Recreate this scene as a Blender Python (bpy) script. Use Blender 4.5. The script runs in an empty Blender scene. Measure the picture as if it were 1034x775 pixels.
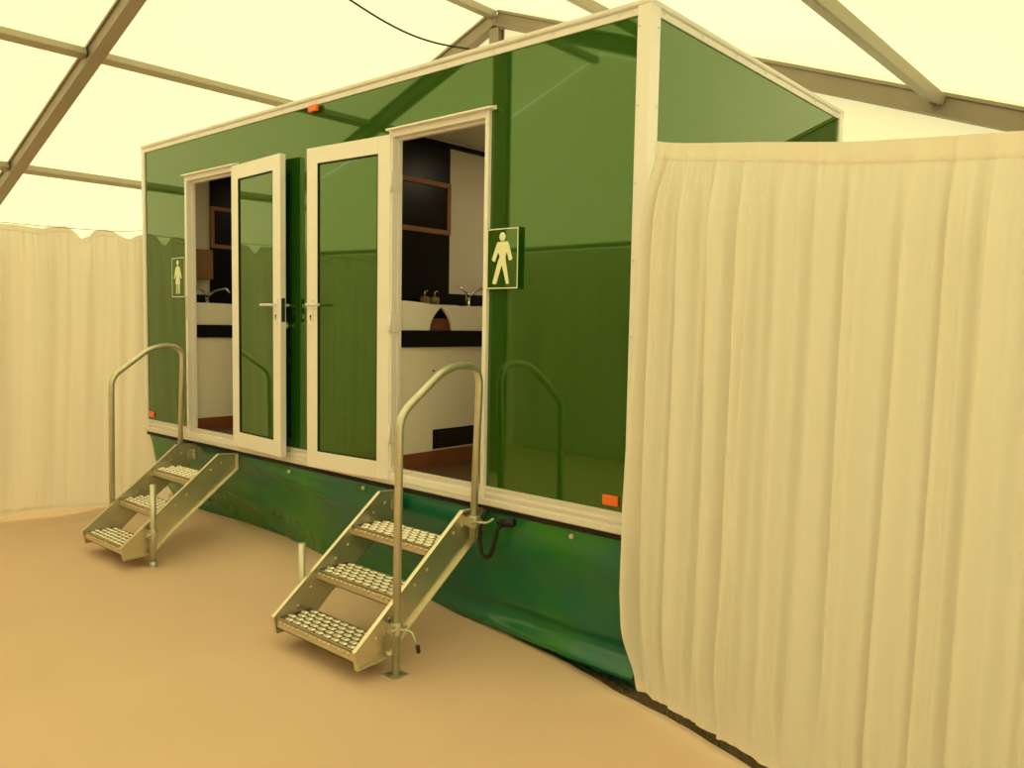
import bpy, bmesh, math, random
from mathutils import Vector, Matrix, noise
random.seed(7)
S = bpy.context.scene
C = S.collection
PI = math.pi

# ------------------------------------------------------------------ camera
F, CAM = 815.86, Vector((1.9323, -3.0640, 1.6658))
YAW, PIT, ROL = -0.719106, -0.073445, 0.017962
fw = Vector((math.sin(YAW)*math.cos(PIT), math.cos(YAW)*math.cos(PIT), math.sin(PIT)))
rt = Vector((math.cos(YAW), -math.sin(YAW), 0)); up = rt.cross(fw)
c_, s_ = math.cos(ROL), math.sin(ROL)
rt, up = c_*rt + s_*up, -s_*rt + c_*up
cam_d = bpy.data.cameras.new('camera'); cam = bpy.data.objects.new('camera', cam_d); C.objects.link(cam)
cam_d.sensor_fit = 'HORIZONTAL'; cam_d.sensor_width = 36; cam_d.lens = F/1034*36
cam_d.clip_start = 0.05; cam_d.clip_end = 300
M = Matrix.Identity(4)
for i in range(3):
    M[i][0] = rt[i]; M[i][1] = up[i]; M[i][2] = -fw[i]; M[i][3] = CAM[i]
cam.matrix_world = M
S.camera = cam

# ------------------------------------------------------------------ light
w = bpy.data.worlds.new('world'); S.world = w; w.use_nodes = True
bg = w.node_tree.nodes['Background']
bg.inputs['Color'].default_value = (1.0, 0.955, 0.86, 1); bg.inputs['Strength'].default_value = 2.72
sd = bpy.data.lights.new('sun', 'SUN'); sd.energy = 2.5; sd.angle = math.radians(12); sd.color = (1, .93, .78)
sun = bpy.data.objects.new('sun', sd); C.objects.link(sun)
sun.rotation_euler = Vector((0.25, -0.35, 0.9)).to_track_quat('Z', 'Y').to_euler()
S.view_settings.view_transform = 'Standard'; S.view_settings.look = 'None'
S.view_settings.gamma = 1; S.view_settings.use_curve_mapping = False
S.view_settings.exposure = 0.0
S.cycles.use_denoising = True
S.cycles.max_bounces = 10; S.cycles.diffuse_bounces = 7; S.cycles.glossy_bounces = 5
S.cycles.transmission_bounces = 8
S.cycles.sample_clamp_indirect = 8

# ------------------------------------------------------------------ materials
def lin(c): return tuple(((x/255)/12.92 if x/255 <= .04045 else ((x/255+.055)/1.055)**2.4) for x in c)
def mat(name, rgb, rough=.5, metal=0, spec=.5, ior=None, coat=0, bump=None, vary=None):
    m = bpy.data.materials.new(name); m.use_nodes = True
    nt = m.node_tree; b = nt.nodes['Principled BSDF']
    col = (*rgb, 1)
    b.inputs['Base Color'].default_value = col
    b.inputs['Roughness'].default_value = rough; b.inputs['Metallic'].default_value = metal
    b.inputs['Specular IOR Level'].default_value = spec
    if ior: b.inputs['IOR'].default_value = ior
    b.inputs['Coat Weight'].default_value = coat
    if bump or vary:
        tc = nt.nodes.new('ShaderNodeTexCoord')
    if bump:
        n = nt.nodes.new('ShaderNodeTexNoise'); n.inputs['Scale'].default_value = bump[0]; n.inputs['Detail'].default_value = 5
        bp = nt.nodes.new('ShaderNodeBump'); bp.inputs['Strength'].default_value = bump[1]; bp.inputs['Distance'].default_value = bump[2]
        nt.links.new(tc.outputs['Object'], n.inputs['Vector']); nt.links.new(n.outputs['Fac'], bp.inputs['Height'])
        nt.links.new(bp.outputs['Normal'], b.inputs['Normal'])
    if vary:
        n = nt.nodes.new('ShaderNodeTexNoise'); n.inputs['Scale'].default_value = vary[0]; n.inputs['Detail'].default_value = 6
        r = nt.nodes.new('ShaderNodeMix'); r.data_type = 'RGBA'
        r.inputs[6].default_value = (*[x*(1-vary[1]) for x in rgb], 1); r.inputs[7].default_value = (*[min(1, x*(1+vary[1])) for x in rgb], 1)
        nt.links.new(tc.outputs['Object'], n.inputs['Vector']); nt.links.new(n.outputs['Fac'], r.inputs[0])
        nt.links.new(r.outputs[2], b.inputs['Base Color'])
    return m
def fabric(name, rgb, trans, tcol=None, bump=(60, .15, .003), transp=0.0):
    m = bpy.data.materials.new(name); m.use_nodes = True
    nt = m.node_tree; nt.nodes.clear(); N = nt.nodes.new; L = nt.links.new
    out = N('ShaderNodeOutputMaterial'); d = N('ShaderNodeBsdfDiffuse'); t = N('ShaderNodeBsdfTranslucent'); mx = N('ShaderNodeMixShader')
    d.inputs['Color'].default_value = (*rgb, 1); t.inputs['Color'].default_value = (*(tcol or rgb), 1); mx.inputs[0].default_value = trans
    tc = N('ShaderNodeTexCoord'); n = N('ShaderNodeTexNoise'); n.inputs['Scale'].default_value = bump[0]; n.inputs['Detail'].default_value = 6
    bp = N('ShaderNodeBump'); bp.inputs['Strength'].default_value = bump[1]; bp.inputs['Distance'].default_value = bump[2]
    L(tc.outputs['Object'], n.inputs['Vector']); L(n.outputs['Fac'], bp.inputs['Height']); L(bp.outputs['Normal'], d.inputs['Normal'])
    L(d.outputs[0], mx.inputs[1]); L(t.outputs[0], mx.inputs[2])
    if transp:
        tr = N('ShaderNodeBsdfTransparent'); m2 = N('ShaderNodeMixShader'); m2.inputs[0].default_value = transp
        L(mx.outputs[0], m2.inputs[1]); L(tr.outputs[0], m2.inputs[2]); L(m2.outputs[0], out.inputs[0])
    else: L(mx.outputs[0], out.inputs[0])
    return m
m_roof = fabric('tent_fabric', (.84, .81, .54), .5, (.74, .705, .37), (8, .2, .01))
m_gablewall = fabric('gable_wall_fabric', (.80, .76, .55), .45, (.62, .585, .34), (8, .2, .01))
m_backwall = mat('opaque_cream_pvc', (.62, .52, .30), .6)  # unseen lower end wall, made opaque to darken what the panels mirror
m_lining = fabric('curtain_lining', (.86, .81, .76), .36, (.82, .765, .68), (90, .25, .002))
m_heading = fabric('curtain_heading', (.88, .81, .74), .26, (.82, .74, .64), (40, .5, .006))
m_lining_far = fabric('curtain_lining_far', (.86, .80, .76), .42, (.84, .77, .70), (60, .25, .002))
m_green = mat('green_gloss_laminate', (.009, .062, .001), .03, 0, .5, ior=2.0)
m_infill = mat('green_gloss_infill', (.011, .066, .001), .03, 0, .5, ior=2.0)
for _m in (m_green, m_infill): _m.node_tree.nodes['Principled BSDF'].inputs['Specular Tint'].default_value = (.70, .94, .46, 1)
m_cream = mat('cream_coated_aluminium', (.82, .79, .80), .38, 0, .5, vary=(6, .03))
m_rail = mat('off_white_extrusion', (.74, .71, .72), .4, .1, .5, vary=(5, .05))
m_alu = mat('mill_aluminium', (.72, .67, .52), .36, .9, .5, bump=(150, .08, .001), vary=(9, .12))
m_galv = mat('galvanised_tube', (.62, .60, .48), .42, .8, .5, vary=(14, .12))
m_alu_edge = mat('bright_aluminium_pad', (.86, .82, .70), .3, .7, .5)
m_perf = mat('tread_perforated_base', (.13, .12, .10), .55, .6, .5)
m_chrome = mat('chrome', (.85, .83, .75), .08, 1)
m_black = mat('black_laminate', (.004, .004, .005), .30, 0, .2)
m_rubber = mat('black_rubber', (.01, .01, .01), .6)
m_orange = mat('orange_lens', (.85, .17, .025), .25, 0, .5)
m_wood = mat('brown_wood', (.22, .075, .028), .45, 0, .4, vary=(9, .2))
m_woodlt = mat('oak_batten', (.32, .15, .06), .5, 0, .4, vary=(12, .2))
m_vinyl = mat('brown_vinyl_floor', (.085, .045, .022), .45, 0, .4, vary=(60, .35))
m_inner = mat('cream_wall_laminate', (.80, .76, .66), .5, 0, .4)
m_sink = mat('white_solid_surface', (.82, .80, .74), .25, 0, .5)
m_white = mat('sign_white', (.80, .80, .58), .4)
m_beam = mat('tent_beam_aluminium', (.28, .23, .18), .5, .35, .5, vary=(4, .12))
m_purlin = mat('tent_purlin_aluminium', (.36, .32, .25), .5, .35, .5, vary=(4, .10))
m_dark = mat('dark_gap', (.008, .008, .006), .8)
m_amber = mat('amber_box', (.30, .16, .07), .4)
m_soap = mat('clear_pump_bottle', (.28, .22, .10), .15, 0, .5)
m_cable = mat('black_cable', (.012, .012, .01), .5)
m_rope = mat('thin_wire', (.20, .18, .10), .5)
# skirt: glossy pvc with tint drift between green and blue green
m_skirt = mat('green_pvc_sheet', (.012, .085, .022), .22, 0, .5, ior=1.55, bump=(5, .12, .01))
def skirt_tint():
    nt = m_skirt.node_tree; b = nt.nodes['Principled BSDF']
    tc = nt.nodes.new('ShaderNodeTexCoord'); n = nt.nodes.new('ShaderNodeTexNoise'); n.inputs['Scale'].default_value = 1.1; n.inputs['Detail'].default_value = 4
    r = nt.nodes.new('ShaderNodeValToRGB'); r.color_ramp.elements[0].position = .40; r.color_ramp.elements[0].color = (.026, .185, .008, 1)
    r.color_ramp.elements[1].position = .62; r.color_ramp.elements[1].color = (.003, .125, .075, 1)
    nt.links.new(tc.outputs['Object'], n.inputs['Vector']); nt.links.new(n.outputs['Fac'], r.inputs[0]); nt.links.new(r.outputs[0], b.inputs['Base Color'])
skirt_tint()
# carpet
m_carpet = mat('sand_carpet', (.68, .49, .37), .95, 0, .1, bump=(220, .35, .003), vary=(1.6, .06))
m_soil = mat('trodden_soil', (.11, .072, .042), .95, 0, .1, bump=(60, .9, .02), vary=(35, .5))
m_grass = mat('dry_grass', (.22, .22, .06), .8, 0, .2, vary=(20, .4))

# ------------------------------------------------------------------ helpers
def box(bm, x0, x1, y0, y1, z0, z1):
    vs = [bm.verts.new((x, y, z)) for x in (x0, x1) for y in (y0, y1) for z in (z0, z1)]
    for f in ((0, 1, 3, 2), (4, 6, 7, 5), (0, 4, 5, 1), (2, 3, 7, 6), (0, 2, 6, 4), (1, 5, 7, 3)):
        bm.faces.new([vs[i] for i in f])
    return vs
def obox(bm, o, ex, ey, ez):            # oriented box from corner o with edge vectors
    o, ex, ey, ez = map(Vector, (o, ex, ey, ez))
    vs = [bm.verts.new(o + a*ex + b*ey + c*ez) for a in (0, 1) for b in (0, 1) for c in (0, 1)]
    for f in ((0, 1, 3, 2), (4, 6, 7, 5), (0, 4, 5, 1), (2, 3, 7, 6), (0, 2, 6, 4), (1, 5, 7, 3)):
        bm.faces.new([vs[i] for i in f])
def tube(bm, pts, r, n=12, cap=True):
    pts = [Vector(p) for p in pts]; rings = []
    t0 = (pts[1]-pts[0]).normalized()
    a = t0.cross(Vector((0, 0, 1)));
    if a.length < .01: a = t0.cross(Vector((1, 0, 0)))
    a.normalize()
    for i, p in enumerate(pts):
        if i == 0: t = t0
        elif i == len(pts)-1: t = (pts[i]-pts[i-1]).normalized()
        else: t = ((pts[i]-pts[i-1]).normalized() + (pts[i+1]-pts[i]).normalized()).normalized()
        a = (a - t*a.dot(t)).normalized(); b = t.cross(a)
        rr = r[i] if isinstance(r, (list, tuple)) else r
        rings.append([bm.verts.new(p + a*rr*math.cos(2*PI*k/n) + b*rr*math.sin(2*PI*k/n)) for k in range(n)])
    for i in range(len(rings)-1):
        for k in range(n):
            f = bm.faces.new((rings[i][k], rings[i][(k+1) % n], rings[i+1][(k+1) % n], rings[i+1][k])); f.smooth = True
    if cap:
        bm.faces.new(rings[0][::-1]); bm.faces.new(rings[-1])
def prism(bm, poly, ex):                # polygon (list of Vectors) extruded by vector ex
    poly = [Vector(p) for p in poly]; ex = Vector(ex)
    a = [bm.verts.new(p) for p in poly]; b = [bm.verts.new(p+ex) for p in poly]
    n = len(poly)
    bm.faces.new(a[::-1]); bm.faces.new(b)
    for i in range(n): bm.faces.new((a[i], a[(i+1) % n], b[(i+1) % n], b[i]))
def rounded(pts, r, seg=6):             # round the inner corners of a 3D polyline
    pts = [Vector(p) for p in pts]; out = [pts[0]]
    for i in range(1, len(pts)-1):
        p = pts[i]; rr = r[i-1] if isinstance(r, (list, tuple)) else r
        u = (pts[i-1]-p); v = (pts[i+1]-p); d = min(rr, u.length*.49, v.length*.49)
        A = p + u.normalized()*d; B = p + v.normalized()*d
        for k in range(seg+1):
            t = k/seg; out.append(A*(1-t)**2 + p*2*t*(1-t) + B*t*t)
    out.append(pts[-1]); return out
def wloc(o):
    v = Vector((0, 0, 0))
    while o is not None: v += o.location; o = o.parent
    return v
def obj(name, bm, material, parent=None, bevel=0, origin=None, smooth_angle=None):
    bmesh.ops.recalc_face_normals(bm, faces=bm.faces[:])
    off = wloc(parent) if parent else Vector(origin or (0, 0, 0))
    if off.length: bmesh.ops.translate(bm, verts=bm.verts[:], vec=-off)
    me = bpy.data.meshes.new(name); bm.to_mesh(me); bm.free()
    mats = material if isinstance(material, (list, tuple)) else [material]
    for m in mats: me.materials.append(m)
    o = bpy.data.objects.new(name, me); C.objects.link(o)
    if parent: o.parent = parent
    else: o.location = off
    if bevel:
        b = o.modifiers.new('bevel', 'BEVEL'); b.width = bevel; b.segments = 2; b.limit_method = 'ANGLE'; b.angle_limit = math.radians(40)
    return o
def tag(o, label, cat, group=None):
    o['label'] = label; o['category'] = cat
    if group: o['group'] = group
    return o
def thing(name, loc, label, cat, group=None):
    o = bpy.data.objects.new(name, None); C.objects.link(o); o.location = loc; o.empty_display_size = .1
    return tag(o, label, cat, group)
def struct(name, bm, m):
    o = obj(name, bm, m); o['kind'] = 'structure'; return o
def nz(x, y=0, z=0): return noise.noise(Vector((x, y, z)))
def smooth(t): t = max(0, min(1, t)); return t*t*(3-2*t)

# ------------------------------------------------------------------ ground and tent shell
XR, ZRG, SL = -4.12, 5.06, .365        # ridge x, fabric ridge height, pitch
XL_, XR_, YF, YB = -10.8, 2.56, 3.58, -5.45
def lerp_table(T, x):
    if x <= T[0][0]: return T[0][1]
    for (a, va), (b, vb) in zip(T, T[1:]):
        if x <= b: return va + (vb-va)*(x-a)/(b-a)
    return T[-1][1]
def ground_z(x, y):
    left = lerp_table([(-6, .10), (-3.7, .08), (-2.5, .06), (-1.6, .035), (-.8, .012), (3, .0)], x)
    rise = smooth((y+.55)/.75)
    return left*rise + .006*nz(x*1.3, y*1.3) * smooth(abs(y+.7)-.3)
EDGE = [(-.95, .42), (-.8, .115), (-.5, .06), (-.22, -.005), (.03, -.075), (.23, -.10), (.45, -.16), (.68, -.23), (1.2, -.39), (2.6, -.7)]
def grid(bm, xs, ys, zf, keep=None):
    V = {}
    for i, x in enumerate(xs):
        for j, y in enumerate(ys):
            yy = y(x) if callable(y) else y
            V[i, j] = bm.verts.new((x, yy, zf(x, yy)))
    for i in range(len(xs)-1):
        for j in range(len(ys)-1):
            f = bm.faces.new((V[i, j], V[i+1, j], V[i+1, j+1], V[i, j+1])); f.smooth = True
    return V
bm = bmesh.new()
NX, NY = 220, 110
xs = [XL_ + (XR_-XL_)*i/NX for i in range(NX+1)]
def carpet_edge(x): return (YF-.02) if x < -5.0 else (.75 if x < -.95 else lerp_table(EDGE, x) + .008*nz(x*9))
xs = sorted(set(xs + [-.95, -.9, -.8]))
V = grid(bm, xs, [(lambda x, j=j: YB + (carpet_edge(x)-YB)*(j/NY)) for j in range(NY+1)], lambda x, y: ground_z(x, y))
o = obj('floor', bm, m_carpet); o['kind'] = 'structure'
sol = o.modifiers.new('thick', 'SOLIDIFY'); sol.thickness = .008; sol.offset = -1
bm = bmesh.new()
grid(bm, [-14+.12*i for i in range(160)], [-6+.12*i for i in range(90)], lambda x, y: ground_z(x, y) - .022 + (.008*nz(x*5, y*5) if y > -.6 and x > -1.2 else -.01))
o = struct('floor_ground', bm, m_soil)
# dry grass blades in the strip of bare ground beside the skirt
bm = bmesh.new()
for k in range(420):
    x = random.uniform(-.75, 1.5); ye = lerp_table(EDGE, x); y = ye + random.uniform(.0, .10)
    z = ground_z(x, y)-.022; h = random.uniform(.012, .04); a = random.uniform(0, 2*PI); d = Vector((math.cos(a), math.sin(a), 0))
    p = Vector((x, y, z)); q = p + Vector((0, 0, h)) + d*random.uniform(0, .03); s = d.cross(Vector((0, 0, 1)))*.0012
    bm.faces.new([bm.verts.new(p-s), bm.verts.new(p+s), bm.verts.new(q)])
o = obj('dry_grass', bm, m_grass); tag(o, 'dry grass and dirt in the bare strip between carpet edge and green skirt', 'grass'); o['kind'] = 'stuff'

def roof_z(x): return ZRG - SL*abs(x-XR)
# roof fabric, sagging a touch inside each bay
bm = bmesh.new()
FR = [-3.6, .2, 3.5]
def roofz(x, y):
    z = roof_z(x)
    lo, hi = (FR[0], FR[1]) if y < FR[1] else (FR[1], FR[2])
    t = (y-lo)/(hi-lo); u = ((x-XR)/2.2) % 1
    return z - .03*math.sin(PI*max(0, min(1, t)))*abs(math.sin(PI*u))
xs = [XR + 2.2*k/8 for k in range(-24, 25)] + [XR+2.2*3.04]; xs = [XR-2.2*3.04] + xs
grid(bm, xs, [YB+.02 + (YF-.02-YB)*j/28 for j in range(29)], roofz)
struct('ceiling', bm, m_roof)
def wall_poly(name, pts):
    bm = bmesh.new(); bm.faces.new([bm.verts.new(p) for p in pts]); return struct(name, bm, m_backwall if name == 'wall_front' else (m_gablewall if name == 'wall_back' else m_roof))
ez = roof_z(XR_)
wall_poly('wall_back', [(XL_, YF, 0), (XR_, YF, 0), (XR_, YF, ez), (XR, YF, ZRG), (XL_, YF, ez)])
wall_poly('wall_front', [(XL_, YB, 0), (XR_, YB, 0), (XR_, YB, 2.62), (XL_, YB, 2.62)])
wall_poly('wall_front_gable', [(XL_, YB, 2.62), (XR_, YB, 2.62), (XR_, YB, ez), (XR, YB, ZRG), (XL_, YB, ez)])
wall_poly('wall_left', [(XL_, YB, 0), (XL_, YF, 0), (XL_, YF, ez), (XL_, YB, ez)])
wall_poly('wall_right', [(XR_, YB, 0), (XR_, YF, 0), (XR_, YF, ez), (XR_, YB, ez)])

# rafters, purlins, posts
def beam_mesh(a, b, wdt, hgt, upv=(0, 0, 1), flange=True):
    bm = bmesh.new(); a = Vector(a); b = Vector(b); t = (b-a).normalized(); s = t.cross(Vector(upv)).normalized(); u = s.cross(t)
    L = b-a
    obox(bm, a - s*wdt/2 - u*hgt/2, L, s*wdt, u*hgt)
    if flange:
        f = wdt*.22; g = hgt*.16
        for su in (-1, 1):
            for ss in (-1, 1):
                c = a + s*ss*(wdt/2+f/2) + u*su*(hgt/2-g/2)
                obox(bm, c - s*f/2 - u*g/2, L, s*f, u*g)
    return bm
nm = {-3.6: 'behind the viewpoint, seen mirrored in the trailer', .2: 'in the middle frame crossing the roof', 3.5: 'on the gable end behind the trailer'}
for y in FR:
    for sd_, side in ((-1, 'left'), (1, 'right')):
        zc = ZRG-.14
        x1 = XR + sd_*6.6
        a = (XR + sd_*.03, y, zc); b = (x1, y, zc - SL*6.6)
        o = obj('rafter', beam_mesh(a, b, .085, .16), m_beam, origin=(x1, y, 0))
        tag(o, 'sloping aluminium tent rafter on the %s side, %s' % (side, nm[y]), 'rafter', 'tent rafters')
        bm = beam_mesh((x1, y, 0), (x1, y, zc - SL*6.6 + .05), .1, .12, (0, 1, 0))
        o = obj('tent_leg', bm, m_beam, origin=(x1, y, 0))
        tag(o, 'upright tent leg at the %s eave, %s' % (side, nm[y].replace('crossing the roof', 'of the tent')), 'post', 'tent legs')
    if y != .2:
        bm = beam_mesh((XR, y+(.0 if y < 0 else 0), 0), (XR, y, ZRG-.24), .13 if y < 0 else .09, .10, (0, 1, 0))
        o = obj('king_post', bm, m_beam, origin=(XR, y, 0))
        tag(o, 'upright post under the ridge, %s' % nm[y], 'post', 'gable posts')
for b0, b1, bay in ((YB+.06, FR[0], 'end bay behind the viewpoint'), (FR[0], FR[1], 'near bay of the tent'), (FR[1], FR[2], 'far bay above the trailer')):
    for k in range(-3, 4):
        x = XR + 2.2*k; zc = ZRG - .11 - SL*abs(2.2*k); side = 'ridge' if k == 0 else ('left' if k < 0 else 'right')
        lvl = {0: 'ridge beam', 1: 'upper purlin', 2: 'lower purlin', 3: 'eave beam'}[abs(k)]
        upv = (0, 0, 1) if k == 0 else (SL*(1 if k > 0 else -1), 0, 1)
        wd = .1
        o = obj('ridge_beam' if k == 0 else ('eave_beam' if abs(k) == 3 else 'purlin'), beam_mesh((x, b0+.055, zc), (x, b1-.055, zc), wd, .075, upv, False), m_purlin, origin=(x, b0+.055, zc), bevel=.008)
        tag(o, 'aluminium %s%s, %s' % (lvl, '' if k == 0 else ' on the %s roof slope' % side, bay), 'beam', 'roof purlins')

# ------------------------------------------------------------------ curtains
def curtain(name, path, ztop, zbot, band_top, band_bot, amp, freqs, material, n=700, nzv=40, seed=0, scallop=None, billow=None, gather=.35, drape=None):
    # path: list of (x,y); returns bmesh pair body / bands with real pleats
    P = [Vector((x, y)) for x, y in path]; D = [0]
    for a, b in zip(P, P[1:]): D.append(D[-1] + (b-a).length)
    def at(s):
        for i in range(len(P)-1):
            if s <= D[i+1] or i == len(P)-2:
                t = (s-D[i])/(D[i+1]-D[i]); p = P[i].lerp(P[i+1], t); d = (P[i+1]-P[i]).normalized(); return p, Vector((d.y, -d.x))
    def drape_fold(s, v):               # wide soft folds, steep on one side, fanning out from the gathers
        per, depth, lean = drape
        u = (s + lean*(1-v)**1.3*(.6+.5*nz(s*.9, seed)))/per
        ph = u + .42*nz(u*.83, v*.35, seed) + .10*nz(u*2.1, v*1.3, seed+2)
        k = math.floor(ph); t = ph-k
        rnd = .55 + .45*math.sin(k*12.9+seed)
        pk = .26 + .14*math.sin(k*7.3+seed)
        f = smooth(t/pk) if t < pk else 1-smooth((t-pk)/(1-pk))
        f2 = math.sin(2*PI*(u*2.3 + .5*nz(u*1.4, v*.6, seed+4)))*.14
        fine = math.sin(2*PI*19*s + 3*nz(s*4, seed+5)) + .7*math.sin(2*PI*31*s + 2*nz(s*6, seed+6))
        topg = math.exp(-((1-v)/.13)**1.1)*(1-.85*math.exp(-((1-v)/.04)**2)); botg = math.exp(-(v/.10)**1.2)*(1-.9*math.exp(-(v/.035)**2))
        env = smooth((1-v)/.16+.12)*(.22 + .78*smooth(v/.13))
        wr = .0034*nz(s*6, v*11, seed+2) + .0012*nz(s*15+v*8, v*21, seed+4)
        return depth*(f*(.5+.6*rnd) + f2)*env + .0048*fine*topg + .0036*fine*botg + wr
    def fold(s, v):                     # v 0 bottom .. 1 top
        if drape: return drape_fold(s, v)
        w_ = s + .05*nz(v*1.1, s*.8, seed) + .022*nz(s*2.5, v*1.7, seed+3)
        f = 0
        for fr, am in freqs:
            ph = 2*PI*fr*w_ + 2.5*nz(w_*fr*.35, seed+fr) + .5*nz(s*1.3, v*2, seed+8)
            si = math.sin(ph); loc = .55 + .9*abs(nz(s*1.9, v*.6, seed+fr*3)); f += loc*(am*(2*abs(math.sin(ph/2))**.7 - 1.2) if am > 0 else am*si)
        fine = math.sin(2*PI*17*s + 3*nz(s*4, seed+5)) + .6*math.sin(2*PI*29*s + 2*nz(s*6, seed+6))
        topg = math.exp(-((1-v)/.17)**1.2); botg = math.exp(-(v/.09)**1.2)
        wr = .10*nz(s*5, v*9, seed+2) + .06*nz(s*13+v*6, v*17, seed+4)
        env = (1-.75*topg)*(1-.45*botg)
        return amp*(f*env + gather*.35*fine*(topg*(1-.8*math.exp(-((1-v)/.045)**2))+.5*botg) + wr*2.0)
    bmB = bmesh.new(); bmT = bmesh.new(); bmH = bmesh.new(); total = D[-1]
    def surf(bm, v0, v1, m, amul, off=0.):
        V = []
        for i in range(n+1):
            s = total*i/n; p, nr = at(s); zt = ztop(s); zb = zbot(s)
            if scallop: zt += scallop(p.y)
            H = zt-zb; row = []
            a0 = band_bot/H; a1 = 1-band_top/H
            vv0 = {'b': 0, 'l': a0-.006, 'h': a1, 't': 1}[v0]; vv1 = {'b': 0, 'l': a0, 'h': a1+.004, 't': 1}[v1]
            for j in range(m+1):
                v = vv0 + (vv1-vv0)*j/m
                d = fold(s, v)*amul + off
                d -= .006*math.exp(-((v-a1)*H/.012)**2)
                if billow: d += billow(s, v)
                ls = 0
                q = p + nr*d
                row.append(bm.verts.new((q.x, q.y, zb + H*v)))
            V.append(row)
        for i in range(n):
            for j in range(m):
                f = bm.faces.new((V[i][j], V[i+1][j], V[i+1][j+1], V[i][j+1])); f.smooth = True
    surf(bmB, 'l', 'h', nzv, 1)
    surf(bmT, 'h', 't', 5, 1, .0025); surf(bmH, 'b', 'l', 4, 1, .0025)
    return bmB, bmT, bmH

# right curtain: starts at the trailer's near corner and runs on past the camera
RZ = [(0, 2.440), (.06, 2.432), (.7, 2.330), (1.05, 2.268), (1.38, 2.226), (1.56, 2.206), (3, 2.12)]
def rlean(s, v):                        # the free edge swings out low down
    return -.02*math.sin(PI*v)
class _: pass
def right_curtain():
    nrm = Vector((.2873, .9578)); dirv = Vector((.9578, -.2873))
    p0 = Vector((.0, -.085))
    t = thing('drape_curtain', (1.0, -.38, 0), 'wide cream gathered drape hanging in front of the trailer corner on the right', 'curtain', 'cream drapes')
    path = [(p0 + dirv*s)[:] for s in (0, .5, 1, 1.5, 2.0, 2.55)]
    b, tp, hm = curtain('c', path, lambda s: lerp_table([(a+.0, z) for a, z in RZ], s), lambda s: .080 + .003*math.sin(s*5), .072, .045, .038,
                        [(6.2, .75), (11.5, .28), (1.3, -.7)], m_lining, 1200, 70, 2.0, drape=(.150, .060, .05),
                        billow=lambda s, v: .012*math.exp(-((s - .58 - .11*v)/.010)**2)*smooth((.97-v)*20) + .02*nz(s*1.9 + v*.6, v*.8, 31) - .02)
    # free edge profile (the left border of the drape is not a plumb line)
    for bm_ in (b, tp, hm):
        for v in bm_.verts:
            s = (Vector((v.co.x, v.co.y)) - p0).dot(dirv); k = math.exp(-max(0, s)/.16)
            e = lerp_table([(0, .10), (.09, .09), (.28, .02), (.5, -.02), (.9, -.025), (1.4, -.012), (2.0, .01), (2.25, .055), (2.36, .10), (2.5, .11)], v.co.z)
            v.co.x += dirv.x*e*k; v.co.y += dirv.y*e*k
    obj('drape_cloth', b, m_lining, t); obj('heading_band', tp, m_heading, t); obj('hem_band', hm, m_heading, t)
right_curtain()
def left_curtain():
    t = thing('drape_curtain', (-5.2, -1.5, 0), 'pale cream drape with scalloped top at the far left end of the trailer', 'curtain', 'cream drapes')
    path = [(-5.22, -5.1), (-5.28, -2.2), (-5.27, -1.0), (-5.22, -.55), (-5.12, -.2), (-5.0, .05), (-4.90, .22)]
    path = [(p.x, p.y) for p in rounded([Vector((x, y, 0)) for x, y in path], .15, 4)]
    T = [(0, 2.36), (4, 2.37)]
    TT = [(0, -3), (17, -3.2), (34, -.9), (42, -.9), (51, -4), (63, -4.9), (69, -.8), (76, 7.7), (83, 4.9), (88, -1.1), (98, -2.9), (105, -1.3), (115, 5), (120, 6.6), (127, 1.8), (135, .1), (144, -1)]
    ZT_ = [(-.94+.0076*a, -.032 + .00019*a - b*.0077) for a, b in TT]
    def sc(y):
        if y < -.94: return -.01 - .07*max(0, math.sin(2*PI*y/.37 + 2.6*nz(y*2.1, 4)))**3
        return lerp_table(ZT_, y)
    def bil(s, v): return -.03 + .10*(1-v)**2*math.sin(s*2.4+1.0) + .05*(1-v)*nz(s*1.5, 3) + .045*nz(s*3.2 + v*1.6, v*.7, 6)
    b, tp, hm = curtain('c', path, lambda s: 2.385, lambda s: .055, .05, .04, .052, [(3.6, .65)], m_lining_far, 600, 44, 11.0, drape=(.31, .075, .12), scallop=sc, billow=bil, gather=.2)
    obj('drape_cloth', b, m_lining_far, t); obj('heading_band', tp, m_lining_far, t); obj('hem_band', hm, m_lining_far, t)
    bm = bmesh.new()
    tube(bm, [(-5.22, -5.1, 2.40), (-5.29, -2.2, 2.395), (-5.28, -1.0, 2.39), (-5.22, -.5, 2.385), (-5.08, -.1, 2.383), (-4.84, .02, 2.39)], .003, 6)
    tag(obj('support_wire', bm, m_rope, origin=(-5.2, -1, 2.39)), 'thin wire stretched along the scalloped top of the left drape', 'wire')
left_curtain()
def back_rail():
    bm = bmesh.new(); tube(bm, [(2.4, -5.16, 2.655), (-10.5, -5.16, 2.655)], .03, 10)  # rail added for the dark shadow gap mirrored above the back drape
    tag(obj('shadow_gap_rail', bm, m_beam, origin=(-4, -5.16, 2.655)), 'added dark rail for the shadow gap above the mirrored drape behind the viewpoint', 'rail')
back_rail()
def back_curtain():
    t = thing('drape_curtain', (-4, -5.2, 0), 'cream drape lining the gable behind the viewpoint, mirrored in the green panels', 'curtain', 'cream drapes')
    b, tp, hm = curtain('c', [(2.3, -5.22), (-10.4, -5.22)], lambda s: 2.62, lambda s: .03, .08, .05, .03, [(2.6, .8), (1.1, -1.0)], m_lining_far, 800, 10, 21.0)
    obj('drape_cloth', b, m_lining_far, t); obj('heading_band', tp, m_lining_far, t); obj('hem_band', hm, m_lining_far, t)
back_curtain()

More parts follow.
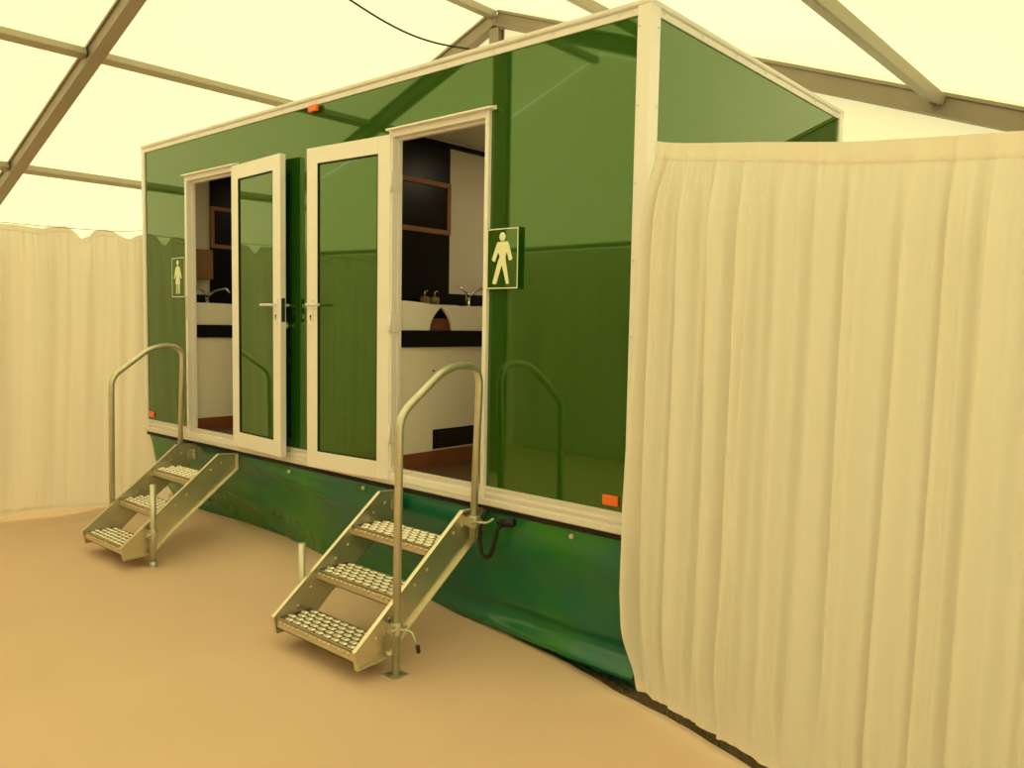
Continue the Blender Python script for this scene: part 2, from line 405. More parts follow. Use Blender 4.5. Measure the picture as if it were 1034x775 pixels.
# ------------------------------------------------------------------ trailer
L, W, ZT, ZS, ZP, ZQ = 4.822, 2.31, 3.07, .72, .822, 3.012
TR = thing('toilet_trailer', (-L/2, W/2, .0), 'long glossy green toilet trailer with cream trim and two open doors', 'trailer')
OR = (-1.690, -.917, 2.745); OL = (-4.092, -3.37, 2.745)      # frame outer edges
# outer skin
bm = bmesh.new()
y0, y1 = 0, .035
box(bm, -L+.02, OL[0]+.01, y0, y1, ZS+.03, ZT-.02)
box(bm, OL[0]+.01, OL[1]-.01, y0, y1, OL[2]-.01, ZT-.02)
box(bm, OL[1]-.01, OR[0]+.01, y0, y1, ZS+.03, ZT-.02)
box(bm, OR[0]+.01, OR[1]-.01, y0, y1, OR[2]-.01, ZT-.02)
box(bm, OR[1]-.01, -.02, y0, y1, ZS+.03, ZT-.02)
obj('front_wall', bm, m_green, TR)
bm = bmesh.new(); box(bm, -.035, 0, .02, W-.02, ZS+.03, ZT-.02); obj('end_wall', bm, m_green, TR)
bm = bmesh.new(); box(bm, -L, -L+.035, .02, W-.02, ZS+.03, ZT-.02); obj('end_wall', bm, m_green, TR)
bm = bmesh.new(); box(bm, -L+.02, -.02, W-.035, W, ZS+.03, ZT-.02); obj('rear_wall', bm, m_green, TR)
bm = bmesh.new(); box(bm, -L+.01, -.01, .01, W-.01, ZT-.035, ZT-.01); obj('roof', bm, m_cream, TR)
# roof rail: stepped extrusion around the top
def ring(bm, o, za, zb):
    box(bm, -L-o, o, -o, .012, za, zb); box(bm, -L-o, o, W-.012, W+o, za, zb)
    box(bm, -.012, o, .012, W-.012, za, zb); box(bm, -L-o, -L+.012, .012, W-.012, za, zb)
def mould(name, prof, mt):
    for nm_, pts, ex in (('front', [(-L-.012, -d, z) for d, z in prof], (L+.024, 0, 0)), ('near end', [(d, -.012, z) for d, z in prof], (0, W+.024, 0)),
                         ('rear', [(-L-.012, W+d, z) for d, z in prof], (L+.024, 0, 0)), ('far end', [(-L-d, -.012, z) for d, z in prof], (0, W+.024, 0))):
        bm = bmesh.new(); prism(bm, pts, ex); obj(name, bm, mt, TR)
mould('roof_rail', [(-.012, ZQ), (.008, ZQ), (.008, ZQ+.026), (.003, ZQ+.028), (.003, ZQ+.033), (.014, ZQ+.036), (.018, ZQ+.042), (.018, ZQ+.056), (.010, ZQ+.060), (-.012, ZQ+.060)], m_rail)
mould('sill_rail', [(-.012, .72), (.012, .72), (.018, .727), (.018, .752), (.007, .757), (.007, .771), (.015, .776), (.015, .787), (.005, .791), (.005, .808), (.013, .812), (.013, .822), (-.012, .822)], m_rail)
bm = bmesh.new(); ring(bm, .002, ZS-.03, ZS); obj('sill_shadow_strip', bm, m_dark, TR)  # dark strip standing in for the shadow line under the sill
bm = bmesh.new(); box(bm, -L+.03, -.03, .03, W-.03, ZS-.04, ZS+.04); obj('chassis_floor', bm, m_dark, TR)
# corner posts with little screws
for cx, cy, wx, wy in ((0, 0, .055, .07), (-L, 0, .035, .04), (0, W, .04, .045), (-L, W, .04, .04)):
    bm = bmesh.new(); sx = -1 if cx == 0 else 1; sy = 1 if cy == 0 else -1
    ox, oy = cx - sx*.014, cy - sy*.014; ix, iy = cx + sx*.006, cy + sy*.006; fx, fy_ = cx + sx*wx, cy + sy*wy
    prism(bm, [(ox, oy, ZS+.02), (fx, oy, ZS+.02), (fx, iy, ZS+.02), (ix, iy, ZS+.02), (ix, fy_, ZS+.02), (ox, fy_, ZS+.02)], (0, 0, ZT-ZS-.016))
    p = obj('corner_post', bm, m_cream, TR, bevel=.006)
    if cx == 0 and cy == 0:
        for k in range(7):
            z = .95 + k*.335
            bm = bmesh.new(); tube(bm, [(-.04, -.0135, z), (-.04, -.017, z)], .005, 8); obj('screw_head', bm, m_galv, p)
            bm = bmesh.new(); tube(bm, [(.0135, .05, z), (.017, .05, z)], .005, 8); obj('screw_head', bm, m_galv, p)
for k in range(13):
    x = -L+.15 + k*(L-.3)/12
    bm = bmesh.new(); tube(bm, [(x, -.010, ZQ+.02), (x, -.0125, ZQ+.02)], .0045, 8); obj('rail_screw', bm, m_galv, TR)
for k in range(7):
    y = .1 + k*.35; bm = bmesh.new(); tube(bm, [(.010, y, ZQ+.02), (.0125, y, ZQ+.02)], .0045, 8); obj('rail_screw', bm, m_galv, TR)
# marker lamps and reflectors
bm = bmesh.new(); box(bm, -2.465, -2.375, -.034, -.010, 2.968, 3.010)
p = obj('marker_lamp', bm, m_orange, TR, bevel=.006); p['label'] = 'orange marker lamp under the roof rail'
for xa in (-.175, -4.765):
    bm = bmesh.new(); box(bm, xa, xa+.085, -.012, 0, .845, .893); p = obj('side_reflector', bm, m_orange, TR, bevel=.004); p['label'] = 'small orange reflector above the sill'
# door frames
def door_frame(xa, xb, zt):
    bm = bmesh.new(); fy0, fy1 = -.022, .050
    wl, wr = .030, .026
    z0 = ZS+.03
    box(bm, xa, xa+wl, fy0, fy1, z0, zt); box(bm, xb-wr, xb, fy0, fy1, z0, zt)
    box(bm, xa+wl, xb-wr, fy0, fy1, zt-.036, zt); box(bm, xa+wl, xb-wr, fy0, fy1, z0, ZP-.035)
    # inner rebate lip
    box(bm, xa+wl, xa+wl+.004, .02, fy1, z0+.05, zt-.036); box(bm, xb-wr-.004, xb-wr, .02, fy1, z0+.05, zt-.036); box(bm, xa+wl, xb-wr, .02, fy1, zt-.048, zt-.036)
    fr = obj('door_frame', bm, m_cream, TR, bevel=.003)
    cl = xa + .004; bm = bmesh.new(); prism(bm, [(cl, 0, zt+.022), (cl, -.055, zt+.006), (cl, -.055, zt-.004), (cl, -.02, zt-.004), (cl, 0, zt-.002)], (xb+.034-cl, 0, 0))
    obj('rain_cap', bm, m_cream, fr, bevel=.002)
    return fr
FRR = door_frame(*OR); FRL = door_frame(*OL)
def strike(fr, x, z, sx):
    bm = bmesh.new(); box(bm, x, x+sx*.002, .0, .03, z-.09, z+.09); p = obj('strike_plate', bm, m_galv, fr)
    bm = bmesh.new(); box(bm, x+sx*.0005, x+sx*.004, .006, .022, z-.05, z-.01); box(bm, x+sx*.0005, x+sx*.004, .006, .022, z+.01, z+.05); obj('strike_slot', bm, m_dark, p) if False else bm.free()
# visible strike plate on the left opening (latch side)
bm = bmesh.new(); box(bm, -4.090, -4.064, -.0245, -.022, 1.66, 1.84); p = obj('strike_plate', bm, m_galv, FRL, bevel=.002); p['label'] = 'grey metal strike plate on the latch side'
for z in (1.02, 1.66, 2.46):
    for (px, fr) in ((-1.656, FRR),):
        bm = bmesh.new(); box(bm, px, px+.004, -.012, .045, z-.05, z+.05)
        for dz in (-.032, -.01, .012, .034):
            for dy in (.005, .03): tube(bm, [(px+.004, dy, z+dz), (px+.0055, dy, z+dz)], .0045, 8)
        tube(bm, [(px-.008, -.028, z-.055), (px-.008, -.028, z+.055)], .008, 10)
        obj('hinge', bm, m_cream, fr)
    bm = bmesh.new(); tube(bm, [(-3.362, -.03, z-.055), (-3.362, -.03, z+.055)], .009, 10); box(bm, -3.375, -3.35, -.03, -.021, z-.05, z+.05); obj('hinge', bm, m_cream, FRL)

# door leaves standing open almost flat against the wall
def leaf(hx, hy, sgn, ang, width, z0, z1, dist):
    a = math.radians(ang); d = Vector((sgn*math.cos(a), -math.sin(a), 0)); n = Vector((-sgn*math.sin(a)*1, -math.cos(a), 0))
    # n = outward (towards the viewer); leaf thickness goes behind (-n)
    O = Vector((hx, hy, 0)); th = .042
    def P(u, z, k): return O + d*u + n*k + Vector((0, 0, z))
    def bx(bm, u0, u1, za, zb, k0, k1): obox(bm, P(u0, za, k0), d*(u1-u0), n*(k1-k0), (0, 0, zb-za))
    st = .098
    bm = bmesh.new()
    bx(bm, 0, st, z0, z1, -th, 0); bx(bm, width-st, width, z0, z1, -th, 0)
    bx(bm, st, width-st, z0, z0+.105, -th, 0); bx(bm, st, width-st, z1-.098, z1, -th, 0)
    D = obj('door', bm, m_cream, TR, bevel=.003)
    bm = bmesh.new(); bx(bm, st-.006, width-st+.006, z0+.1, z1-.094, -th+.008, -.010)
    obj('infill_panel', bm, m_infill, D)
    # glazing bead
    bm = bmesh.new(); i0, i1, j0, j1 = st, width-st, z0+.105, z1-.098
    bx(bm, i0, i0+.007, j0, j1, -.012, -.002); bx(bm, i1-.007, i1, j0, j1, -.012, -.002); bx(bm, i0, i1, j0, j0+.007, -.012, -.002); bx(bm, i0, i1, j1-.007, j1, -.012, -.002)
    obj('glazing_bead', bm, m_dark, D)
    zc = 1.70
    uc = width-.045
    for k, face in ((0, 1), (-th, -1)):
        bm = bmesh.new(); bx(bm, uc-.015, uc+.015, zc-.065, zc+.105, k, k+face*.008)
        pl = obj('handle_plate', bm, m_cream, D, bevel=.003)
        bm = bmesh.new(); tube(bm, [P(uc, zc-.005, k+face*.008), P(uc, zc-.005, k+face*.010)], .008, 10); bx(bm, uc-.004, uc+.004, zc-.030, zc-.005, k+face*.008, k+face*.0095); obj('keyhole', bm, m_dark, pl)
        bm = bmesh.new(); tube(bm, rounded([P(uc, zc+.065, k+face*.005), P(uc, zc+.065, k+face*.05), P(uc-.125, zc+.065, k+face*.05)], .02, 5), .009, 10); obj('lever_handle', bm, m_rail, pl)
    bm = bmesh.new(); bx(bm, width, width+.002, zc-.045, zc+.11, -th+.008, -.008); lk = obj('lock_faceplate', bm, m_rubber, D)
    bm = bmesh.new(); bx(bm, width+.002, width+.010, zc+.05, zc+.075, -th+.012, -.014); obj('latch_bolt', bm, m_chrome, lk)
    bm = bmesh.new(); bx(bm, width+.002, width+.006, zc-.02, zc+.01, -th+.012, -.014); obj('dead_bolt', bm, m_chrome, lk)
    return D
DL = leaf(-3.362, -.048, 1, 4.0, .684, .765, 2.735, 0); DL['label'] = 'left door with its lock edge towards the viewer'
DR = leaf(-1.672, -.030, -1, 5.0, .72, .745, 2.725, 0); DR['label'] = 'right door folded back towards the left door'
# door holding catch on the wall between the leaves
bm = bmesh.new()
for k in range(4):
    a = k*PI/4; v = Vector((math.cos(a), 0, math.sin(a)))*.026; tube(bm, [Vector((-2.715, -.03, 1.632))-v, Vector((-2.715, -.03, 1.632))+v], .0035, 6)
tube(bm, [(-2.715, 0, 1.632), (-2.715, -.036, 1.632)], .009, 10)
p = obj('wall_catch', bm, m_chrome, TR); p['label'] = 'small star shaped metal knob between the doors'

# signs
def ellipse(cx, cz, rx, rz, n=20): return [(cx+rx*math.cos(2*PI*k/n), cz+rz*math.sin(2*PI*k/n)) for k in range(n)]
def flat(bm, pts, y0_, y1_): prism(bm, [(x, y0_, z) for x, z in pts], (0, y1_-y0_, 0))
def sign(x0, x1, z0, z1, yth, figure, label):
    bm = bmesh.new(); box(bm, x0, x1, -yth, -.0005, z0, z1); sg = obj('toilet_sign', bm, m_green, TR, bevel=.001); sg['label'] = label
    bm = bmesh.new(); t = .005; e = -yth-.0012
    box(bm, x0+.002, x1-.002, e, -yth, z1-t-.003, z1-.003); box(bm, x0+.002, x1-.002, e, -yth, z0+.003, z0+.003+t)
    box(bm, x0+.002, x0+.002+t, e, -yth, z0+.003+t, z1-.003-t); box(bm, x1-.002-t, x1-.002, e, -yth, z0+.003+t, z1-.003-t)
    obj('sign_border', bm, m_white, sg)
    bm = bmesh.new(); Wd, H = x1-x0, z1-z0
    for poly in figure(): flat(bm, [(x0+u*Wd, z1-v*H) for u, v in poly], -yth-.002, -yth)
    obj('sign_figure', bm, m_white, sg)
def man():
    return [[(.5+.095*math.cos(a), .145+.073*math.sin(a)) for a in [2*PI*k/20 for k in range(20)]],
            [(.46, .205), (.54, .205), (.54, .235), (.46, .235)],
            [(.36, .225), (.67, .225), (.71, .27), (.82, .505), (.79, .53), (.72, .535), (.645, .39), (.60, .47), (.62, .56), (.725, .90), (.70, .915), (.64, .915), (.49, .60),
             (.32, .915), (.22, .915), (.20, .89), (.36, .56), (.42, .47), (.37, .39), (.27, .55), (.20, .535), (.17, .51), (.32, .26)]]
def woman():
    return [[(.47+.075*math.cos(a), .13+.06*math.sin(a)) for a in [2*PI*k/20 for k in range(20)]],
            [(.45, .18), (.49, .18), (.49, .235), (.45, .235)],
            [(.36, .225), (.59, .225), (.65, .29), (.76, .52), (.69, .535), (.57, .40), (.60, .50), (.66, .66), (.61, .66), (.61, .905), (.54, .905), (.50, .66), (.45, .66), (.43, .905), (.36, .905), (.36, .66), (.29, .66),
             (.35, .50), (.37, .40), (.24, .535), (.18, .52), (.30, .29)]]
sign(-.915, -.703, 1.842, 2.148, .024, man, 'green plate with a white standing man figure')
sign(-4.345, -4.135, 1.83, 2.142, .004, woman, 'green plate with a white woman figure')

# ------------------------------------------------------------------ trailer interior
bm = bmesh.new(); box(bm, -L+.035, -.035, .035, W-.035, ZP-.06, ZP-.03); obj('room_floor', bm, m_vinyl, TR)
bm = bmesh.new(); box(bm, -L+.035, -.035, .035, W-.035, 2.915, 2.93); obj('room_ceiling', bm, m_inner, TR)
bm = bmesh.new(); box(bm, -L+.035, -.035, W-.06, W-.036, ZP-.03, 2.915); box(bm, -.06, -.036, .036, W-.06, ZP-.03, 2.915)
for xa, xb in ((-L+.05, OL[0]), (OL[1], OR[0]), (OR[1], -.06)): box(bm, xa, xb, .036, .05, ZP-.03, 2.915)
obj('room_lining', bm, m_inner, TR)
def room_fill(x, y):  # added fill lamp, never in view, brightens the dark washroom interior
    bm = bmesh.new(); tube(bm, [(x, y, 2.913), (x, y, 2.90), (x, y, 2.875)], [.11, .11, .085], 24)
    o = obj('fill_lamp_body', bm, m_fillglow, TR)
    l = bpy.data.lights.new('fill_lamp_light', 'AREA'); l.shape = 'DISK'; l.size = .17; l.energy = 4.5; l.color = (1, .80, .46)
    lo = bpy.data.objects.new('fill_lamp_light', l); C.objects.link(lo); lo.parent = TR; lo.location = Vector((x, y, 2.868)) - TR.location
m_fillglow = mat('fill_lamp_glow', (.85, .82, .7), .3); _b = m_fillglow.node_tree.nodes['Principled BSDF']; _b.inputs['Emission Color'].default_value = (1, .86, .6, 1); _b.inputs['Emission Strength'].default_value = 2  # glow of the added fill lamps
room_fill(-1.15, 1.45); room_fill(-3.55, 1.45)
def room(XW, XF, ysplit, dark_far, dispenser):
    # XW partition plane, XF vanity front
    bm = bmesh.new(); box(bm, XW-.03, XW, .05, W-.06, ZP-.03, 2.915); pt = obj('partition', bm, m_inner, TR)
    bm = bmesh.new(); box(bm, XW, XW+.02, .05, W-.06, 2.865, 2.895); obj('cornice_strip', bm, m_black, pt)
    ya, yb = (ysplit, W-.06) if dark_far else (.05, ysplit)
    bm = bmesh.new(); box(bm, XW, XW+.012, ya, yb, 1.78, 2.865); dk = obj('dark_wall_panel', bm, m_black, pt)
    bm = bmesh.new()
    for z in (2.605, 2.288): box(bm, XW+.012, XW+.024, ya, yb, z-.016, z+.016)
    ye = ya+.0 if dark_far else yb-.032
    box(bm, XW+.012, XW+.024, ye, ye+.032, 2.304, 2.589)
    obj('wooden_batten', bm, m_woodlt, dk)
    bm = bmesh.new(); la, lb = (.05, ysplit) if dark_far else (ysplit, W-.06)
    box(bm, XW, XW+.010, la+.001, lb, 1.78, 1.872); obj('splash_strip', bm, m_black, pt)
    # vanity
    z0 = ZP-.03; y0v, y1v = .056, 2.0
    bm = bmesh.new(); box(bm, XW+.002, XF-.02, y0v, y1v, z0, 1.52); va = obj('vanity', bm, m_inner, TR)
    bm = bmesh.new(); box(bm, XF-.02, XF, y0v, y1v, z0+.09, 1.52); obj('front_panel', bm, m_inner, va)
    bm = bmesh.new(); box(bm, XF-.02, XF+.006, y0v, y1v, z0, z0+.088); obj('plinth_board', bm, m_wood, va)
    bm = bmesh.new(); box(bm, XW+.002, XF+.012, y0v, y1v, 1.52, 1.619); obj('counter_band', bm, m_black, va)
    # twin trough basin with pointed arch between the bowls
    yc = .40 if XF > -2 else .95
    def apron(a, b, side):
        # polygon in YZ of one bowl front with half gothic arch at the inner side
        hb = .098; top = 1.772
        arch = []
        for k in range(9):
            t = k/8; arch.append((yc + side*(hb*(1-t**2.0)+.0005), 1.62 + (top-.006-1.62)*t))
        out = [(b, 1.62)] + [(y, z) for y, z in arch] + [(yc, top)]
        for k in range(1, 9):
            t = k/8; out.append((yc + (b-yc)*t, top + .022*math.sin(t*PI/2)))
        return out
    bm = bmesh.new()
    for b_, s_d in ((y0v, -1), (y1v, 1)):
        prism(bm, [(XF-.03, y, z) for y, z in apron(yc, b_, s_d)], (.025, 0, 0))
    box(bm, XW+.012, XW+.05, y0v, y1v, 1.62, 1.775)
    box(bm, XW+.05, XF-.03, y0v, y0v+.02, 1.62, 1.775); box(bm, XW+.05, XF-.03, y1v-.02, y1v, 1.62, 1.775)
    obj('trough_basin', bm, m_sink, va, bevel=.003)
    bm = bmesh.new(); box(bm, XF-.11, XF-.045, yc-.11, yc+.16, 1.62, 1.695); obj('wooden_block', bm, m_wood, va)
    bm = bmesh.new(); box(bm, XW+.06, XF-.115, yc-.18, yc+.22, 1.62, 1.76); obj('dark_recess', bm, m_black, va)
    # vent grille with slats
    bm = bmesh.new(); ga, gb = yc-.07, yc+.50
    box(bm, XF, XF+.004, ga, gb, .893, 1.012); g = obj('vent_grille', bm, m_black, va)
    bm = bmesh.new()
    for k in range(7): box(bm, XF+.004, XF+.010, ga+.03, gb-.03, .905+k*.0145, .911+k*.0145)
    box(bm, XF+.004, XF+.008, ga+.012, ga+.016, .91, 1.0)
    obj('grille_slat', bm, mat('grille_dark_metal', (.03, .025, .015), .4), g)
    for dy, dz in (((-.02, .020), (-.02, -.012)) if XF > -2 else ()):
        bm = bmesh.new(); tube(bm, [(XF, .35+dy, 1.355+dz), (XF+.003, .35+dy, 1.355+dz)], .007, 8); obj('screw_cap', bm, m_dark, va)
    # taps
    for ty in ((.97, 1.20) if XF > -2 else (.36, 1.25)):
        tx = XW+.13; bm = bmesh.new()
        tube(bm, [(tx, ty, 1.62), (tx, ty, 1.86)], .016, 12); tube(bm, [(tx, ty, 1.862), (tx, ty, 1.875)], .019, 12)
        tube(bm, rounded([(tx, ty, 1.84), (tx+.03, ty+.04, 1.90), (tx+.10, ty+.12, 1.925), (tx+.115, ty+.135, 1.885)], .04, 5), .010, 10)
        tp = obj('tap', bm, m_chrome, va)
        bm = bmesh.new(); tube(bm, [(tx, ty, 1.875), (tx-.02, ty-.09, 1.93)], [.009, .006], 8); obj('tap_lever', bm, m_chrome, tp)
    if dispenser:
        bm = bmesh.new(); box(bm, XW, XW+.11, .27, .43, 1.995, 2.245); obj('towel_dispenser', bm, m_amber, TR, bevel=.012)
room(-2.15, -1.68, .90, False, False)
room(-4.60, -4.115, .455, True, True)
# black full height divider of the left room
# pump bottles on the counter
def bottle(x, y, z, label, h=.055):
    t = thing('soap_dispenser', (x, y, z), label, 'bottle', 'pump bottles on the washroom counter')
    bm = bmesh.new(); tube(bm, [(x, y, z), (x, y, z+h*.78), (x, y, z+h*.9), (x, y, z+h)], [.034, .034, .026, .012], 14); obj('bottle_body', bm, m_soap, t)
    bm = bmesh.new(); tube(bm, [(x, y, z+h), (x, y, z+h+.04)], .006, 8); tube(bm, [(x, y, z+h+.038), (x+.035, y-.01, z+h+.032)], .005, 8); obj('pump_head', bm, m_chrome, t)
# a small ledge at the back of the basin carries them
bm = bmesh.new(); box(bm, -2.138, -2.02, .12, .88, 1.775, 1.79); obj('back_ledge', bm, m_sink, TR)
bottle(-2.08, .62, 1.79, 'left of the two small pump bottles on the counter in the right doorway')
bottle(-2.08, .71, 1.79, 'right of the two small pump bottles on the counter in the right doorway')

# ------------------------------------------------------------------ skirt
SB = [(-5.0, .26, .095), (-4.37, .208, .085), (-3.7, .266, .082), (-3.17, .272, .072), (-2.55, .18, .062), (-2.07, .177, .05), (-1.64, .164, .038), (-1.24, .11, .022), (-.79, .125, .004), (-.37, .085, .004), (-.01, .06, .002), (.01, .06, .002)]
bm = bmesh.new()
nx, nzz = 300, 60; rows = []
for i in range(nx+1):
    x = -L+.01 + (L-.01)*i/nx; yb = lerp_table([(a, b) for a, b, c in SB], x); zb = lerp_table([(a, c) for a, b, c in SB], x) + (-.012); row = []
    for j in range(nzz+1):
        v = j/nzz; z = zb + (.715-zb)*v
        y = .006 + (yb-.006)*(1-v)**1.5
        wr = (.060*nz(x*.8, v*1.6, 5) + .018*nz(x*1.9+v*2, v*3, 7))*math.sin(PI*min(1, v*1.02))**.7
        # diagonal sag folds between the fixing studs
        cable_ = .013*math.exp(-((v-.80+.10*math.sin((x+2.6)*1.6))/.05)**2)*smooth((x+3.5)/.6)*smooth((-1.3-x)/.5)
        verts = .004*nz(x*9 + v*.8, v*1.2, 2)*(1-v)
        roll = -.045*math.exp(-((v-.085)/.05)**2)*smooth((x+1.5)/.8) + .03*math.exp(-((v-.22)/.06)**2)*smooth((x+1.5)/.8)
        y = y - wr*.9 - cable_ + verts + roll
        y = max(y, -.03 if v < .93 else .004)
        row.append(bm.verts.new((x, y, z)))
    rows.append(row)
for i in range(nx):
    for j in range(nzz):
        f = bm.faces.new((rows[i][j], rows[i+1][j], rows[i+1][j+1], rows[i][j+1])); f.smooth = True
# return along both ends and the rear
def skirt_end(x, y0_, y1_):
    R = []
    for i in range(41):
        y = y0_ + (y1_-y0_)*i/40; R.append([bm.verts.new((x - (.03*nz(y*2, j*.3)+.05*(1-j/12))*(1 if x > -1 else -1), y, ground_z(x, y)-.005 + (.70-ground_z(x, y))*j/12)) for j in range(13)])
    for i in range(40):
        for j in range(12):
            f = bm.faces.new((R[i][j], R[i+1][j], R[i+1][j+1], R[i][j+1])); f.smooth = True
skirt_end(-.006, .07, W-.02); skirt_end(-L+.006, .28, W-.02)
box(bm, -L+.02, -.02, W-.03, W-.026, -.01, .70)
SK = obj('skirt_sheet', bm, m_skirt, TR); SK['label'] = 'wrinkled glossy green sheet hung below the sill'
for x, z in ((-2.72, .655), (-1.93, .660), (-4.3, .66), (-.35, .66)):
    bm = bmesh.new(); tube(bm, [(x, .012, z), (x, -.012, z)], .012, 12); obj('fixing_stud', bm, m_galv, SK)

# power lead hanging below the sill beside the right stair
def cable_lead():
    bm = bmesh.new()
    p = rounded([(-.70, -.03, .655), (-.78, -.05, .65), (-.80, -.055, .56), (-.83, -.055, .47), (-.89, -.055, .46), (-.915, -.05, .56), (-.90, -.045, .66), (-.90, -.01, .70)], .05, 5)
    tube(bm, p, .011, 10)
    t = thing('power_lead', (-.8, -.04, .45), 'black looped cable with plug hanging at the top of the right stair', 'cable')
    obj('cable', bm, m_rubber, t)
    bm = bmesh.new(); tube(bm, [(-.765, -.045, .662), (-.69, -.03, .672)], .019, 14); tube(bm, [(-.79, -.05, .66), (-.76, -.046, .665)], [.012, .018], 12); obj('plug', bm, m_rubber, t)
cable_lead()

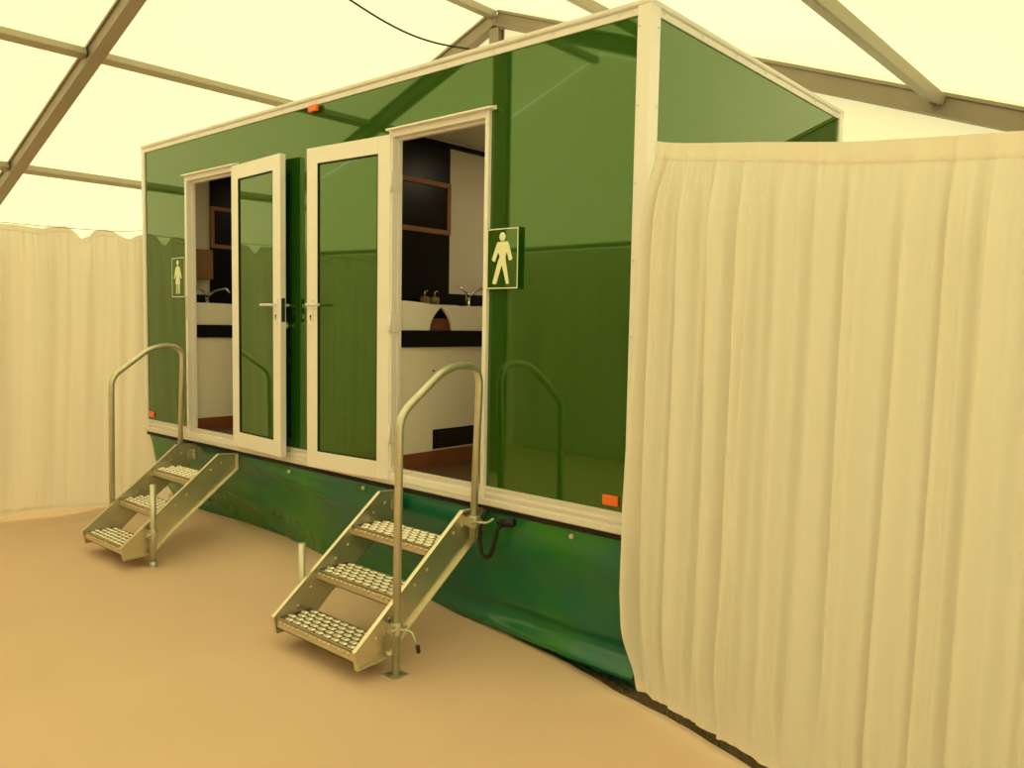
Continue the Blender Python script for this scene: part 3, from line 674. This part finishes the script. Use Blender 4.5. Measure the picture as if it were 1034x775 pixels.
# ------------------------------------------------------------------ stairs
def stair(xl, xr, rail_side, label):
    base = Vector(((xl+xr)/2, -.45, 0))
    T = thing('step_stair', base, label, 'stair', 'aluminium entry stairs')
    prof = [(-.842, .168), (-.155, .712), (.0, .700), (.0, .585), (-.50, .205), (-.63, .088), (-.825, .078)]
    def stringer(xweb, s):              # s=+1 flanges to +x
        bm = bmesh.new(); th = .005; fl = .026
        prism(bm, [(xweb, y, z) for y, z in prof], (s*th, 0, 0))
        n = len(prof); cy = sum(p[0] for p in prof)/n; cz = sum(p[1] for p in prof)/n
        for i in range(n):
            a = Vector((0, *prof[i])); b = Vector((0, *prof[(i+1) % n])); t = (b-a).normalized(); nn = Vector((0, -t.z, t.y))
            if nn.dot(Vector((0, cy, cz))-(a+b)/2) < 0: nn = -nn
            a2 = a + Vector((xweb, 0, 0)); L_ = b-a
            obox(bm, a2, L_, Vector((s*fl, 0, 0)), nn*.006)
        for (y, z) in ((-.70, .19), (-.62, .27), (-.46, .39), (-.38, .45), (-.2, .60), (-.12, .64), (-.05, .60)):
            tube(bm, [(xweb-s*.006, y, z), (xweb+s*.012, y, z)], .009, 8)
        return obj('stringer', bm, m_alu, T, bevel=.0015)
    stringer(xl, -1); stringer(xr, 1)
    for fy, fz in ((-.826, .166), (-.590, .364), (-.350, .554)):
        bm = bmesh.new(); x0, x1 = xl+.001, xr-.001; dp = .20
        box(bm, x0, x1, fy, fy+dp, fz-.010, fz-.005)
        box(bm, x0, x1, fy, fy+.004, fz-.055, fz); box(bm, x0, x1, fy+dp-.004, fy+dp, fz-.055, fz)
        prism(bm, [(x0, fy, fz-.055), (x0, fy+.02, fz-.055), (x0, fy+.02, fz-.051), (x0, fy, fz-.051)], (x1-x0, 0, 0))
        box(bm, x0, x0+.004, fy, fy+dp, fz-.03, fz); box(bm, x1-.004, x1, fy, fy+dp, fz-.03, fz)
        tr = obj('tread', bm, m_alu, T)
        bm = bmesh.new(); box(bm, x0+.004, x1-.004, fy+.004, fy+dp-.004, fz-.005, fz-.003); obj('perforated_plate', bm, m_perf, tr)
        bm = bmesh.new(); W_ = x1-x0; nc = 10
        for r in range(5):
            yy = fy + .026 + r*.037
            for c in range(nc+1):
                xx = x0 + W_*(c + (.5 if r % 2 else 0))/nc + .012
                if xx + .02 > x1-.004 or xx-.02 < x0+.002: continue
                w2, h2 = .019, .0100; sk = .005
                b4 = [(xx-w2-sk, yy-h2), (xx+w2-sk, yy-h2), (xx+w2+sk, yy+h2), (xx-w2+sk, yy+h2)]
                t4 = [(xx-w2*.75-sk, yy-h2*.6), (xx+w2*.75-sk, yy-h2*.6), (xx+w2*.75+sk, yy+h2*.6), (xx-w2*.75+sk, yy+h2*.6)]
                lo = [bm.verts.new((x, y, fz-.003)) for x, y in b4]; hi = [bm.verts.new((x, y, fz+.005)) for x, y in t4]
                bm.faces.new(hi)
                for i in range(4): bm.faces.new((lo[i], lo[(i+1) % 4], hi[(i+1) % 4], hi[i]))
        obj('grip_pads', bm, m_alu_edge, tr)
        # dimples along the tread front
        bm = bmesh.new(); k = x0+.03
        while k < x1-.02:
            tube(bm, [(k, fy, fz-.024), (k, fy-.004, fz-.024)], [.010, .004], 6); k += .037
        obj('front_dimples', bm, m_alu, tr)
    # handrail
    s = 1 if rail_side == 'right' else -1
    xw = (xr if s > 0 else xl); X = xw + s*.052
    def clamp(y, z, xw_, X_, s_, lever=True):
        bm = bmesh.new()
        a, b = sorted((xw_ + s_*.004, X_ + s_*.024))
        box(bm, a, b, y-.028, y-.020, z-.024, z+.024); box(bm, a, b, y+.020, y+.028, z-.024, z+.024)
        tube(bm, [(X_, y, z-.030), (X_, y, z+.030)], .029, 14)
        box(bm, *sorted((xw_+s_*.004, xw_+s_*.012)), y-.04, y+.04, z-.032, z+.032)
        tube(bm, [(X_ + s_*.018, y-.045, z), (X_ + s_*.018, y+.045, z)], .008, 8)
        cl = obj('clamp', bm, m_galv, T, bevel=.0015)
        if lever:
            bm = bmesh.new(); xq = X_ + s_*.03
            tube(bm, rounded([(xq-s_*.01, y, z), (xq+s_*.02, y+.01, z-.002), (xq+s_*.055, y+.02, z+.002), (xq+s_*.085, y+.03, z-lever_drop)], .02, 5), .006, 8); lv = obj('clamp_lever', bm, m_galv, cl)
            bm = bmesh.new(); e = Vector((xq+s_*.085, y+.03, z-lever_drop)); tube(bm, [e, e+Vector((s_*.004, .004, -.035 if lever_drop > 0 else .01))], .010, 10); obj('lever_grip', bm, m_rubber, lv)
        return cl
    pts = [(X, -.622, .0), (X, -.610, 1.235), (X, -.30, 1.462), (X, -.075, 1.455), (X, -.110, .555)]
    path = rounded(pts, [.075, .11, .17], 10)
    bm = bmesh.new(); tube(bm, path, .0195, 16); obj('handrail', bm, m_galv, T)
    bm = bmesh.new(); box(bm, X-.045, X+.045, -.667, -.577, 0.001, .010); obj('foot_plate', bm, m_galv, T, bevel=.001)
    lever_drop = .06; clamp(-.620, .232, xw, X, s)
    lever_drop = -.03; clamp(-.107, .655, xw, X, s)
    # plain adjustable leg on the other side
    s2 = -s; xw2 = (xr if s2 > 0 else xl); X2 = xw2 + s2*.052
    bm = bmesh.new(); tube(bm, [(X2, -.645, .0), (X2, -.640, .50 if s > 0 else .565)], .0195, 14)
    tube(bm, [(X2, -.645, .0), (X2, -.645, .045)], .024, 14); obj('support_leg', bm, m_galv, T)
    bm = bmesh.new(); tube(bm, [(X2, -.645, 0), (X2, -.645, .010)], .032, 16); obj('foot_plate', bm, m_galv, T)
    lever_drop = .03; clamp(-.643, .232, xw2, X2, s2, s > 0)
    # spare clamp bracket on the inner face near the top
    bm = bmesh.new(); yb = -.035; xi = xl + .0005
    box(bm, xi-.03, xi+.045, yb, yb+.006, .585, .665); tube(bm, [(xi+.02, yb-.008, .625), (xi+.02, yb, .625)], .009, 8); box(bm, xi, xi+.006, yb-.04, yb, .60, .65)
    obj('hook_bracket', bm, m_galv, T)
stair(-1.585, -.955, 'right', 'aluminium three tread stair in front of the right doorway, handrail on its right')
stair(-3.985, -3.395, 'left', 'aluminium three tread stair in front of the left doorway, handrail on its left')

# hanging cable at the roof
bm = bmesh.new(); A = Vector((-4.62, 1.9, 4.78)); B = Vector((-4.45, 3.42, 4.66)); pts = []
for k in range(25):
    t = k/24; p = A.lerp(B, t); p.z -= .10*math.sin(PI*t); pts.append(p)
tube(bm, pts, .011, 8)
tag(obj('ceiling_cable', bm, m_cable, origin=A), 'thin black cable hanging below the white roof near the ridge', 'cable')
